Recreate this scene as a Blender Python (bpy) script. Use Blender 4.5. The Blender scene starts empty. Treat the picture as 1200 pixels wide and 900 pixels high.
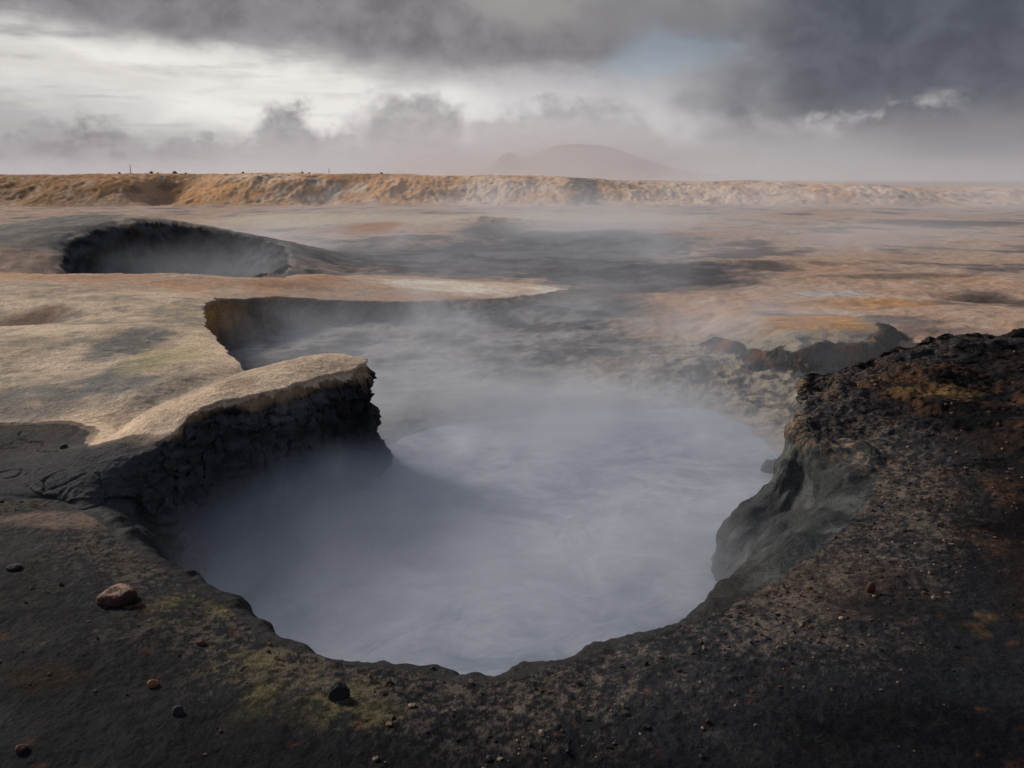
import bpy, bmesh, math, random
import numpy as np

rng = random.Random(7)
S = bpy.context.scene
COL = S.collection

# ------------------------------------------------------------------ camera
FPX, CX, CY = 942.0, 600.0, 450.0          # focal length in photo pixels (1200 x 900)
HC = 1.6
PITCH = math.atan((450.0 - 208.0) / FPX)
cam_d = bpy.data.cameras.new("camera")
cam_d.sensor_width = 36.0
cam_d.lens = 36.0 * FPX / 1200.0
cam_d.clip_start = 0.05
cam_d.clip_end = 20000.0
cam = bpy.data.objects.new("camera", cam_d)
cam.location = (0, 0, HC)
cam.rotation_euler = (math.pi / 2 - PITCH, 0, 0)
COL.objects.link(cam)
S.camera = cam


def ray(px, py):
    a, b = (px - CX) / FPX, (CY - py) / FPX
    c, s = math.cos(PITCH), math.sin(PITCH)
    return (a, c + b * s, -s + b * c)


def P(px, py, z=0.0):
    d = ray(px, py)
    t = (z - HC) / d[2]
    return (d[0] * t, d[1] * t)


# ------------------------------------------------------------------ numpy noise
_pr = np.random.RandomState(11)
_perm = np.concatenate([_pr.permutation(256)] * 3).astype(np.int32)
_g3 = _pr.normal(size=(256, 3)).astype(np.float32)
_g3 /= np.linalg.norm(_g3, axis=1, keepdims=True)


def perlin(x, y, z=None):
    x = np.asarray(x, np.float32); y = np.asarray(y, np.float32)
    z = np.full_like(x, 0.37) if z is None else np.asarray(z, np.float32)
    xi, yi, zi = np.floor(x).astype(np.int32), np.floor(y).astype(np.int32), np.floor(z).astype(np.int32)
    xf, yf, zf = x - xi, y - yi, z - zi
    u = xf * xf * xf * (xf * (xf * 6 - 15) + 10)
    v = yf * yf * yf * (yf * (yf * 6 - 15) + 10)
    w = zf * zf * zf * (zf * (zf * 6 - 15) + 10)
    xi &= 255; yi &= 255; zi &= 255
    out = 0
    for dx in (0, 1):
        wx = u if dx else 1 - u
        px = _perm[xi + dx]
        for dy in (0, 1):
            wy = wx * (v if dy else 1 - v)
            py = _perm[px + yi + dy]
            for dz in (0, 1):
                g = _g3[_perm[py + zi + dz]]
                out = out + wy * (w if dz else 1 - w) * (g[..., 0] * (xf - dx) + g[..., 1] * (yf - dy) + g[..., 2] * (zf - dz))
    return out * 1.6


def fbm(x, y, z=None, o=4, gain=0.5, ridged=False):
    a, f, s, n = 1.0, 1.0, 0.0, 0.0
    for k in range(o):
        p = perlin(x * f + 17.3 * k, y * f + 5.1 * k, None if z is None else z * f + 3.7 * k)
        if ridged:
            p = 1 - 2 * np.abs(p)
        s = s + a * p
        n += a
        a *= gain
        f *= 2.03
    return s / n


def sst(a, b, x):
    t = np.clip((x - a) / (b - a), 0, 1)
    return t * t * (3 - 2 * t)


def lerp(a, b, t):
    return a + (b - a) * t


# ------------------------------------------------------------------ polygons and their distance fields
def smooth_poly(pts, n=4):
    out, m = [], len(pts)
    for i in range(m):
        p0, p1, p2, p3 = (np.array(pts[(i + k - 1) % m]) for k in range(4))
        for k in range(n):
            t = k / n
            out.append(0.5 * (2 * p1 + (p2 - p0) * t + (2 * p0 - 5 * p1 + 4 * p2 - p3) * t * t + (3 * p1 - p0 - 3 * p2 + p3) * t ** 3))
    return np.array(out, np.float32)


def sdf(poly, x, y):
    """distance to the outline: negative inside, positive outside"""
    d = np.full(x.shape, 1e9, np.float32)
    ins = np.zeros(x.shape, bool)
    m = len(poly)
    for i in range(m):
        ax, ay = poly[i]; bx, by = poly[(i + 1) % m]
        ex, ey = bx - ax, by - ay
        l2 = ex * ex + ey * ey + 1e-12
        t = np.clip(((x - ax) * ex + (y - ay) * ey) / l2, 0, 1)
        dd = (x - ax - t * ex) ** 2 + (y - ay - t * ey) ** 2
        np.minimum(d, dd, out=d)
        if ay != by:
            c = ((ay > y) != (by > y)) & (x < ex * (y - ay) / (by - ay) + ax)
            ins ^= c
    d = np.sqrt(d)
    return np.where(ins, -d, d)


RX0, RX1, RY0, RY1, RS = -20.0, 20.0, 0.0, 24.0, 0.04
_gx = np.arange(RX0, RX1, RS, dtype=np.float32)
_gy = np.arange(RY0, RY1, RS, dtype=np.float32)
GX, GY = np.meshgrid(_gx, _gy)


def bilin(R, x, y):
    fx = np.clip((x - RX0) / RS, 0, len(_gx) - 1.001)
    fy = np.clip((y - RY0) / RS, 0, len(_gy) - 1.001)
    ix, iy = fx.astype(np.int32), fy.astype(np.int32)
    fx, fy = fx - ix, fy - iy
    return (R[iy, ix] * (1 - fx) * (1 - fy) + R[iy, ix + 1] * fx * (1 - fy) + R[iy + 1, ix] * (1 - fx) * fy + R[iy + 1, ix + 1] * fx * fy)


class Field:
    def __init__(self, poly):
        self.poly = poly
        self.R = sdf(poly, GX, GY)
        gy, gx = np.gradient(self.R, RS)
        for _ in range(2):                                   # soften the medial axis
            gx = (gx + np.roll(gx, 1, 0) + np.roll(gx, -1, 0) + np.roll(gx, 1, 1) + np.roll(gx, -1, 1)) / 5
            gy = (gy + np.roll(gy, 1, 0) + np.roll(gy, -1, 0) + np.roll(gy, 1, 1) + np.roll(gy, -1, 1)) / 5
        self.gx, self.gy = gx, gy

    def __call__(self, x, y):
        return bilin(self.R, x, y), bilin(self.gx, x, y), bilin(self.gy, x, y)


POOL_Z = -0.75

# foreground bank and the dark rock on the right
F_rim = [(-60, 590, -.05), (0, 602, -.05), (60, 607, -.04), (110, 617, -.03), (140, 632, -.02), (180, 655, -.02), (215, 675, -.02),
         (255, 700, -.02), (282, 718, -.02), (305, 740, -.02), (350, 752, -.01), (400, 764, -.01), (440, 770, 0), (485, 776, 0), (520, 787, 0),
         (560, 788, 0), (590, 786, 0), (650, 770, 0), (700, 754, 0), (740, 742, 0), (790, 727, 0), (830, 712, 0), (890, 690, .0), (925, 668, .01),
         (960, 642, .03), (985, 620, .05), (1008, 598, .06), (1030, 570, .08), (1040, 545, .10), (1036, 525, .12), (1015, 512, .14), (985, 506, .15),
         (960, 505, .16), (947, 490, .18), (944, 465, .21), (947, 446, .24), (965, 438, .26), (1010, 428, .28), (1080, 410, .31),
         (1105, 402, .33), (1140, 396, .34), (1200, 396, .34), (1320, 400, .34)]
polyF = [P(*p) for p in F_rim] + [(19, 7.0), (30, 0), (20, -6), (-20, -6), (-30, 3.0), (-8, 3.9)]
FF = Field(smooth_poly(polyF))

# pale bank on the left with the ledge, ending in the spit
L_rim = [(-140, 486, .02), (0, 489, .02), (70, 491, .02), (108, 498, .03), (112, 515, .03), (122, 531, .05), (150, 526, .07), (195, 513, .09),
         (244, 484, .11), (300, 469, .12), (337, 461, .12), (375, 449, .12), (405, 440, .12), (425, 432, .12), (428, 424, .12), (405, 419, .12),
         (370, 417, .13), (320, 424, .1), (289, 428, .04), (270, 412, .03), (256, 397, .02), (243, 383, .02), (238, 370, .02), (240, 356, .02),
         (252, 347, .02), (275, 347, -.05), (300, 350, -.15), (340, 353, -.27), (400, 353, -.36), (460, 352, -.39), (520, 350, -.41), (580, 347, -.43),
         (630, 342, -.45), (660, 337, -.47), (640, 332, -.48), (560, 328, -.47), (470, 323, -.42), (400, 321, -.3), (345, 320, -.08), (320, 318.5, .03),
         (200, 318, .05), (85, 318, .1), (-30, 316, .12)]
polyL = [P(*p) for p in L_rim] + [(-19, 14.5), (-25, 8), (-9, 5.6)]
FL = Field(smooth_poly(polyL))

# outcrop with the ochre top on the right of the basin
O_rim = [(835, 388, -.42), (868, 396, -.38), (893, 405, -.32), (915, 400, -.28), (940, 404, -.26), (962, 396, -.24), (988, 399, -.23), (1012, 393, -.22), (1028, 386, -.21), (1034, 379, -.22), (1062, 371, -.26), (1120, 361, -.33), (1200, 356, -.36), (1200, 335, -.4), (900, 338, -.4), (845, 352, -.45), (815, 370, -.48)]
FO = Field(smooth_poly([P(*p) for p in O_rim]))

# waterline of the pale pool
W_line = [(462, 524), (500, 505), (560, 494), (620, 488), (690, 484), (760, 481), (825, 482), (866, 498), (900, 522), (925, 545), (960, 600), (930, 720), (760, 800),
          (600, 850), (440, 835), (330, 780), (285, 715), (290, 660), (325, 610), (375, 580), (440, 556)]
FW = Field(smooth_poly([P(x, y, POOL_Z) for x, y in W_line]))

CTRL_F = [P(px, py, z) + (z,) for px, py, z in F_rim] + [(-3, 2, -.03), (-1, 1.2, 0), (0, .9, .0), (1.2, 1.2, .0), (2, 2, .03), (3, 3, .08), (2.2, 3.2, .07),
          (3, 4.4, .2), (5, 4.5, .3), (6, 6, .36), (10, 6, .4), (12, 2, .3), (6, 2, .2), (-6, 2, .0), (-12, 2, .1), (0, -4, 0), (-8, 3.4, -.02), (8, -3, .1)]
CTRL_L = [P(px, py, z) + (z,) for px, py, z in L_rim] + [P(px, py, z) + (z,) for px, py, z in
          [(60, 400, .1), (150, 380, .14), (150, 450, .07), (220, 450, .1), (20, 450, .03), (25, 365, -.02), (90, 350, .1), (200, 340, .09), (0, 335, .12), (-200, 400, .15), (-200, 340, .2),
           (300, 335, .0), (400, 335, -.25), (500, 336, -.38), (600, 337, -.42), (330, 440, .16), (380, 430, .15), (260, 465, .12)]]
CTRL_G = [P(px, py, z) + (z,) for px, py, z in      # low ground round the pools
          [(680, 470, -.73), (520, 470, -.73), (480, 440, -.73), (380, 400, -.74), (300, 390, -.74), (280, 372, -.72), (450, 360, -.51), (340, 362, -.50), (560, 356, -.53), (650, 346, -.53), (450, 385, -.73), (600, 385, -.73), (700, 400, -.73), (640, 440, -.73),
           (740, 460, -.71), (800, 450, -.66), (860, 450, -.6), (900, 480, -.64), (920, 430, -.58), (800, 400, -.62), (850, 370, -.5), (760, 370, -.66), (950, 350, -.45), (1050, 370, -.42),
           (1100, 380, -.4), (1190, 370, -.36), (1000, 330, -.45), (1160, 345, -.46), (700, 335, -.68), (800, 335, -.62), (850, 345, -.48), (420, 300, -.66), (560, 300, -.66), (700, 300, -.64),
           (780, 310, -.55), (900, 310, -.42), (1100, 310, -.4), (1250, 330, -.35), (60, 505, -.03), (0, 505, -.02), (108, 512, -.03), (30, 530, -.08), (120, 548, -.12), (160, 545, -.2), (-100, 510, -.02), (40, 575, -.25), (120, 585, -.36), (1060, 398, -.52), (1010, 404, -.56), (1045, 385, -.46), (950, 412, -.6), (880, 412, -.62), (350, 275, -.5), (500, 268, -.46), (650, 268, -.5), (800, 275, -.42), (1000, 270, -.4), (1200, 265, -.4),
           (300, 258, -.42), (600, 255, -.4), (200, 600, -.5), (120, 600, -.42), (140, 560, -.3), (60, 585, -.34), (0, 590, -.3), (0, 550, -.14), (-100, 540, -.14),
           (230, 560, -.5), (90, 540, -.18), (320, 540, -.74), (400, 560, -.76), (300, 600, -.78), (450, 530, -.75)]] + [
          (-15, 20, -.3), (-16, 28, -.4), (-25, 40, -.4), (25, 40, -.4), (0, 60, -.4), (-12, 14, .1), (14, 12, -.3), (18, 20, -.38), (-6, 4.4, -.1), (-12, 4.8, .0), (10, 8.5, -.3)]


def idw(ctrl, x, y, p=3.4, eps=0.055):
    """smooth surface through control points, in log-polar space so near and far points weigh alike"""
    def lp(a, b):
        b = b + 6.0 * 0
        r = np.sqrt(a * a + b * b) + 0.6
        return np.log(r) * 1.6, np.arctan2(a, b)
    u, v = lp(x, y)
    num = np.zeros_like(x); den = np.zeros_like(x)
    for cx, cy, cz in ctrl:
        cu, cv = lp(np.float32(cx), np.float32(cy))
        w = 1.0 / ((u - cu) ** 2 + (v - cv) ** 2 + eps ** 2) ** (p / 2)
        num += w * cz; den += w
    return num / den


# ------------------------------------------------------------------ the terrain grid (fan of rings round the viewpoint)
th = [0.0]
step = 0.092
while th[-1] < 82:
    th.append(th[-1] + step)
    if th[-1] > 36:
        step *= 1.035
th = np.radians(np.array([-t for t in th[:0:-1]] + th, np.float32))
rr = [0.55]
while rr[-1] < 4500:
    r = rr[-1]
    rr.append(r + (0.02 if r < 1.6 else 0.0088) if r < 8.5 else r * (1.0037 if r < 32 else (1.0026 if r < 100 else 1.03)) + 0.002)
rr = np.array(rr, np.float32)
TH, RR = np.meshgrid(th, rr)
X0 = (RR * np.sin(TH)).astype(np.float32)
Y0 = (RR * np.cos(TH)).astype(np.float32)
NR, NC = X0.shape
print("grid", NR, NC, NR * NC)
X, Y = X0.copy(), Y0.copy()
near = RR < 23.0
farm = sst(18, 23, RR)

# coarse evaluation of the control surfaces, then interpolation on the grid
def coarse(fn):
    sr, sc = 6, 6
    ri = np.unique(np.append(np.arange(0, NR, sr), NR - 1)); ci = np.unique(np.append(np.arange(0, NC, sc), NC - 1))
    V = fn(X0[np.ix_(ri, ci)], Y0[np.ix_(ri, ci)])
    tmp = np.empty((len(ri), NC), np.float32)
    for k in range(len(ri)):
        tmp[k] = np.interp(np.arange(NC), ci, V[k])
    out = np.empty((NR, NC), np.float32)
    seg = np.clip(np.searchsorted(ri, np.arange(NR), side='right') - 1, 0, len(ri) - 2)
    t = ((np.arange(NR) - ri[seg]) / (ri[seg + 1] - ri[seg])).astype(np.float32)[:, None]
    out[:] = tmp[seg] * (1 - t) + tmp[seg + 1] * t
    return out


G = coarse(lambda x, y: idw(CTRL_G, x, y))
TF = coarse(lambda x, y: idw(CTRL_F, x, y))
TL = coarse(lambda x, y: idw(CTRL_L, x, y))

n_big = fbm(X / 1.7, Y / 1.7, o=4)
n_mid = fbm(X / 0.42 + 9, Y / 0.42, o=4)
n_sml = fbm(X / 0.11 + 3, Y / 0.11, o=3)
n_rid = fbm(X / 0.6 + 31, Y / 0.6, o=4, ridged=True)

dW, _, _ = FW(X, Y)
dW = np.where(near, dW + 0.10 * n_mid + 0.10 * n_big, 9.0)
wet_floor = np.where(dW < 0, POOL_Z - 0.22 * np.clip(-dW / 0.6, 0, 1), POOL_Z + 0.001 + 0.012 * np.clip(dW / 0.25, 0, 1) + .03 * np.clip((dW - .2) / 1.0, 0, 1))
G = np.where(dW < 0, wet_floor, lerp(wet_floor, np.maximum(wet_floor, G), sst(0.0, 1.5 - 1.1 * sst(-.9, -1.4, X0), dW)))
# wet bench in front of the left bank, sloping into the arm of the pool
_dl, _, _ = FL(X0, Y0); _df, _, _ = FF(X0, Y0)
bench = -.005 - .10 * np.clip(_dl, 0, 1.5) - .02 * sst(.1, .5, _dl) - .62 * sst(-2.35, -1.25, X0 + .12 * n_mid + .1 * n_big) + .012 * n_mid
bench = bench - .16 * np.exp(-(np.clip(_df + .05, 0, 9) / .16) ** 2) * (1 + .8 * n_mid)
G = lerp(G, bench, near * (Y0 < 6.5) * sst(-1.0, -1.7, X0) * sst(.0, .3, dW) * sst(-.3, -.1, _dl))
lump = 0.030 * n_mid + 0.055 * n_big * sst(7, 12, RR) + .03 * n_rid * sst(6.5, 8, RR) + 0.010 * n_sml
Z = G + lump * sst(0.0, 0.35, dW) * (1 - .75 * sst(-1.6, -2.2, X0) * (Y0 < 6.5)) * (0.5 + 0.5 * sst(4, 9, RR))
# rubble slope between the pool and the outcrop
rub = np.exp(-(((X0 - 2.9) / 1.7) ** 2 + ((Y0 - 8.8) / 1.7) ** 2)) * near
Z += rub * (0.05 * fbm(X / .22, Y / .22 + 4, o=4, ridged=True) + .04 * n_rid) * sst(0.05, 0.4, dW)
# far ground undulates, long low swells and pans
Z += farm * (0.16 * fbm(X / 7.0, Y / 9.0, o=4) + 0.05 * fbm(X / 1.6, Y / 2.0, o=3)) * (1 - sst(48, 58, Y))


def plateau(Fd, top, w, prof_x, wob, dom, rnd=0.05, ws=1.0, lip=0.0):
    """raise `top` above Z inside the outline, with a wall of domain width w beyond it"""
    global Z
    d, gx, gy = Fd(X0, Y0)
    d = np.where(dom, d + wob, 9.0)
    top = top - rnd * sst(-0.60, 0.05, d) ** 2.5
    w = w * ws
    t = np.clip(d / w, 0, 1)
    ts = np.clip((t - .28 * lip) / (1 - .28 * lip), 0, 1)
    s = .8 * sst(0.0, 1.0, ts) + .2 * ts
    Zt = Z + (np.maximum(top, Z) - Z) * (1 - s)
    sh = np.where(d > 0, np.where(d < w, prof_x(t) * ws - d, (prof_x(np.float32(1.0)) * ws - w) * np.clip(1 - (d - w) / (2 * w), 0, 1)), 0)
    hgt = np.clip((top - Z) / 0.3, 0, 1)
    sh = sh * hgt * sst(.15, .7, hgt)
    X[...] += gx * sh; Y[...] += gy * sh
    Z = Zt
    return d, t, hgt


top_noise_F = 0.022 * n_big + 0.013 * n_mid + 0.004 * n_sml
crag = sst(-0.05, 0.12, TF - 0.12) * sst(1.3, 1.9, X0)
TFn = TF + top_noise_F + crag * (0.085 * n_rid + 0.035 * fbm(X / .2, Y / .2, o=3, ridged=True))
TLn = TL + 0.02 * n_big + 0.012 * n_mid + 0.004 * n_sml
# the small hollow at far left
hx, hy = P(22, 372, 0)
TLn -= 0.16 * np.exp(-(((X0 - hx) / .75) ** 2 + ((Y0 - hy) / .55) ** 2))
def seg_d(p, q):
    (ax, ay), (bx, by) = P(*p), P(*q)
    ex, ey = bx - ax, by - ay
    t = np.clip(((X0 - ax) * ex + (Y0 - ay) * ey) / (ex * ex + ey * ey), 0, 1)
    return np.sqrt((X0 - ax - t * ex) ** 2 + (Y0 - ay - t * ey) ** 2)
TLn += .11 * np.exp(-(seg_d((215, 492, .1), (392, 432, .12)) / .42) ** 2) - .085 * np.exp(-(seg_d((112, 503, .04), (283, 431, .05)) / .17) ** 2)
TLn = np.where(near, TLn, -9)

dL, tL, hL = plateau(FL, TLn, 0.40, lambda t: 0.10 * t - 0.12 * np.sin(np.pi * np.clip(t * 1.05, 0, 1)), (0.05 * n_mid + 0.05 * n_big + .025 * n_sml) * (1 + 2.5 * sst(8, 12, Y0)), near, 0.035)
dO, tO, hO = plateau(FO, np.where(near, np.maximum(G - .02, -.22 - .22 * sst(3.6, 2.6, X0) - .085 * np.clip(Y0 - 10.1, 0, 9) - .16 * sst(4.6, 5.6, X0)) + .03 * n_big + .04 * n_mid + .02 * n_rid, -9), 0.26, lambda t: 0.12 * t, 0.13 * n_mid + .10 * n_big + .05 * n_sml, near & (Y0 > 7), 0.04)
lipm = sst(1.2, 1.6, X0) * sst(3.9, 4.4, Y0) * (Y0 < 9)
dF, tF, hF = plateau(FF, np.where(near, TFn, -9), 0.48, lambda t: (1 - lipm) * (0.26 * t + 0.10 * np.sin(np.pi * t)) + lipm * (.05 * sst(0, .28, t) - .17 * sst(.30, .55, t) + .33 * sst(.5, 1, t)), 0.022 * n_mid + 0.010 * n_sml + 0.015 * n_big, near, 0.05, 1 + 1.10 * sst(.6, 1.2, X0) * (Y0 < 6.5) * sst(5.2, 4.5, Y0) - .55 * sst(4.9, 5.4, Y0) * (X0 > 1) * (Y0 < 9), lipm)

# mound with the crater, left of the far basin
def mound(x, y):
    a = 1.12 * np.exp(-(((x + 9.4) / 4.6) ** 2) - (np.where(y < 20.3, (y - 20.3) / 4.4, (y - 20.3) / 3.2)) ** 2)
    return a
Mh = mound(X0, Y0) * sst(13.0, 15.0, Y0)
Mh *= (1 - sst(-5.6, -3.6, X0 + 0.25 * n_big))
Z = Z + Mh * 1.0
ce = np.sqrt(((X0 + 7.05) / 2.2) ** 2 + ((Y0 - 17.5) / 3.2) ** 2) + 0.09 * n_big + 0.04 * n_mid + .015 * n_sml
cw = 1 - sst(0.50, 1.04, ce)
Zc = Z * (1 - cw) + (-1.0) * cw
Z = np.where(ce < 1.1, Zc, Z)
crater_wall = sst(0.0, 0.12, cw) * near
# small pits in the right-hand flat
for (px, py, rx, ry, dep) in ((1165, 348, .9, .5, .16), (905, 312, 1.2, 1.0, .12), (1080, 300, 2.0, 1.5, .12), (735, 331, 1.3, .7, .12), (540, 298, .5, .4, -.14), (575, 262, 2.2, 1.2, -.30), (850, 308, 1.4, .5, -.10)):
    a, b = P(px, py, -.45)
    Z -= dep * np.exp(-(((X0 - a) / rx) ** 2 + ((Y0 - b) / ry) ** 2)) * (1 + .6 * n_mid)

# eroded bank across the background
az = np.degrees(np.arctan2(X0, Y0))
front = 58 + 3.0 * fbm(X / 16.0, Y * 0 + 2.2, o=3)
up = sst(0, 1, np.clip((Y0 - front) / 9.0, 0, 1)) * 0.55 + 0.45 * np.clip((Y0 - front) / 9.0, 0, 1)
crest = 2.10 + 0.45 * fbm(X / 9.0, Y / 60.0, o=3) - 0.75 * sst(-2, 14, az) - 0.30 * sst(16, 30, az)
gul = fbm(X / 3.6 + .35 * fbm(X / 2., Y / 2., o=2), Y / 11.0, o=5, ridged=True)
gx_, gy_ = P(240, 232, 0.6)
notch = 1.15 * np.exp(-((X0 + 26.5 + (Y0 - 66) * .12) / 1.7) ** 2) + .7 * np.exp(-((X0 + 12.5 - (Y0 - 66) * .3) / 2.0) ** 2)
bank = up * (crest) + np.sin(np.pi * np.clip(up, 0, 1)) * (0.34 * gul - 1.1 * notch + 0.9 * fbm(X / 6.5, Y / 9., o=3) + 0.24 * fbm(X / 1.3, Y / 2.6, o=3)) + up * 0.10 * fbm(X / 1.1, Y / 1.1, o=3) + sst(0, .1, up) * (.11 * fbm(X / .45, Y / .7 + 8, o=3, ridged=True))
back = sst(80, 140, Y0)
Z = Z + bank * (1 - back * 0.75) * (Y0 > 40)
Z = np.where(RR > 150, Z - 0.002 * (RR - 150) * sst(150, 900, RR), Z)
bankm = sst(-1.0, 1.5, Y0 - front)

wallF = hF * sst(0.02, 0.2, tF) * (tF < 0.999) * near
wallL = hL * sst(0.04, 0.2, tL) * (tL < 0.999) * near
wallO = hO * sst(0.04, 0.2, tO) * (tO < 0.999) * near


def normals():
    def d(A, ax):
        return np.gradient(A, axis=ax)
    a = np.stack([d(X, 1), d(Y, 1), d(Z, 1)], -1); b = np.stack([d(X, 0), d(Y, 0), d(Z, 0)], -1)
    n = np.cross(a, b)
    n /= np.linalg.norm(n, axis=-1, keepdims=True) + 1e-9
    return n


# rock relief pushed out along the surface: layered on the ledge, lumpy on the right wall
N = normals()
rock_layer = fbm(X / .30, Y / .30, Z / .085, o=4, ridged=True)
rock_lump = fbm(X / .22 + 5, Y / .22, Z / .20, o=4)
rock_big = fbm(X / .55 + 5, Y / .55, Z / .45, o=3, ridged=True)
tip = sst(-2.3, -1.7, X0) * (Y0 < 8.5)
rock_fine = fbm(X / .07, Y / .07, Z / .05, o=3, ridged=True)
disp = wallL * ((0.022 + 0.050 * tip) * rock_layer + .09 * tip * (rock_big - .2) + .035 * rock_fine + .05 * tip * fbm(X / .15, Y / .15, Z / .07 + 3, o=3, ridged=True)) + wallF * (0.05 * rock_lump + 0.07 * (rock_big - .3)) + wallO * (0.10 * rock_big + .06 * rock_layer + .03 * rock_fine)
disp += crater_wall * (1 - sst(.9, 1, cw)) * (0.08 * fbm(X / .5, Y / .5, Z / .3, o=4, ridged=True) + .26 * fbm(X / 1.3, Y / 1.3, Z / .8, o=3)) * (Y0 > 13)
# gritty crust
grit = fbm(X / .045, Y / .045, Z / .045, o=3)
grit2 = fbm(X / .10 + 40, Y / .10, Z / .1, o=3, ridged=True)
onF = (dF < 0.15) & near
gravel_zone = np.exp(-(np.maximum(np.abs(dF + 0.20) - .15, 0) / 0.25) ** 2) * sst(-.6, .3, X0) * (dF < .1) * near
disp += onF * (0.0035 * grit + 0.004 * grit2) + gravel_zone * 0.009 * np.clip(fbm(X / .035, Y / .035, Z / .035, o=2), -.2, 1) + crag * onF * (0.014 * grit2 + .007 * grit)
disp += (dL < .1) * near * (0.003 * grit + 0.006 * grit2)
for ax, A in enumerate((X, Y, Z)):
    A += N[..., ax] * disp
# cracks in the grey mud of the left arm
cr = np.abs(perlin(X / .34 + .5 * n_mid, Y / .22))
arm = sst(-1.2, -1.7, X0) * (dF > .1) * (dL > .2) * near * (Y0 < 6)
crack = arm * (1 - sst(0.0, 0.05, cr))
Z -= 0.02 * crack
Z = Z.astype(np.float32)

# ------------------------------------------------------------------ surface colours (albedo), region by region
C = lambda r, g, b: np.array([r, g, b], np.float32)


def mixc(A, col, m):
    m = np.clip(m, 0, 1)[..., None]
    return A * (1 - m) + np.asarray(col, np.float32) * m


def blob(px, py, z, rx, ry, warp=0.35):
    """soft patch of ground: centre and radii given where they lie on the ground"""
    cx, cy = P(px, py, z)
    ex = abs(P(px + rx, py, z)[0] - cx)
    ey = abs(P(px, py - ry, z)[1] - P(px, py + ry, z)[1]) / 2
    q = np.sqrt(((X0 - cx) / ex) ** 2 + ((Y0 - cy) / ey) ** 2) + warp * (n_mid + .6 * n_big + .4 * n_sml)
    return 1 - sst(0.45, 1.15, q)


p1 = fbm(X / .9, Y / .9 + 50, o=5)
p2 = fbm(X / 3.5 + 8, Y / 3.5, o=5)
p3 = fbm(X / .16 + 8, Y / .16, o=4)
p4 = fbm(X / 9.0 + 4, Y / 9.0, o=4)
spk = .75 * fbm(X / .028 + 3, Y / .028, o=2) + .16 * np.random.RandomState(3).normal(size=(NR, NC)).astype(np.float32).clip(-2, 2)

# low ground: grey mud passing to pink-brown crust
A = np.ones((NR, NC, 3), np.float32) * C(.40, .295, .235)
A = mixc(A, C(.40, .25, .17), sst(-.1, .5, p2))
A = mixc(A, C(.52, .42, .34), sst(.1, .6, p1 + p4 * .6) * .7)
A = mixc(A, C(.11, .105, .11), sst(.08, .36, -p2 + .35 * p1) * .85)
A = mixc(A, C(.13, .12, .12), sst(.15, .45, fbm(X / 1.6 + 70, Y / 1.2, o=4)) * .8)
A = mixc(A, C(.085, .08, .085), sst(.15, .4, p4 + .3 * p1 - .15) * farm * .7)
dark_basin = blob(540, 302, -.6, 300, 26) + blob(690, 285, -.55, 160, 14) + blob(760, 325, -.6, 160, 18)
A = mixc(A, lerp(C(.13, .13, .14), C(.055, .055, .06), sst(-.2, .4, p1 + p2)[..., None]), dark_basin)
A = mixc(A, C(.50, .40, .29), (blob(470, 256, -.4, 260, 7) + blob(700, 254, -.4, 180, 6) + blob(330, 257, -.4, 90, 9)) * .9)
A = mixc(A, C(.36, .16, .07), blob(440, 265, -.45, 40, 7))
A = mixc(A, C(.33, .17, .09), blob(730, 264, -.45, 120, 5) * .7)
A = mixc(A, C(.07, .07, .075), (blob(575, 262, -.2, 45, 8) + blob(540, 297, -.5, 14, 6)) * .9)
# middle basin
near_basin = (dL > .05) * near * (1 - sst(.9, 2.3, X0 - .10 * (Y0 - 6) + .9 * n_big + .5 * n_mid)) * (Y0 > 4) * (1 - sst(13.5, 16, Y0 - .15 * X0))
A = mixc(A, lerp(C(.25, .24, .235), C(.075, .075, .08), sst(-.28, .32, p1 + .5 * p2 + .4 * p3)[..., None]), near_basin)
A = mixc(A, C(.075, .07, .07), blob(640, 470, -.7, 130, 12) * .7 + blob(720, 345, -.65, 120, 12) * .8 + blob(620, 352, -.6, 110, 5) * .6)
A = mixc(A, C(.26, .265, .285), near * sst(.55, .0, dW + .25 * n_mid) * .8 * (Y0 > 5.5))
# rubble slope
A = mixc(A, lerp(C(.27, .23, .18), C(.075, .075, .075), sst(-.15, .35, p3 + .7 * p1 + .5 * spk)[..., None]), rub * 1.5)
A = mixc(A, C(.46, .22, .06), blob(960, 374, -.3, 75, 6) * 1.1 + blob(1010, 352, -.4, 100, 8) * .6)
A = mixc(A, C(.055, .05, .05), (blob(1170, 350, -.45, 60, 12) + blob(905, 312, -.45, 45, 6) + blob(1110, 262, -.4, 120, 4) + blob(1050, 322, -.4, 130, 4) * .7) * .85)
A = mixc(A, C(.42, .40, .40), blob(975, 343, -.45, 60, 4) * .8)
A = mixc(A, C(.42, .27, .17), blob(1050, 302, -.4, 200, 5) * .6)
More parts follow.
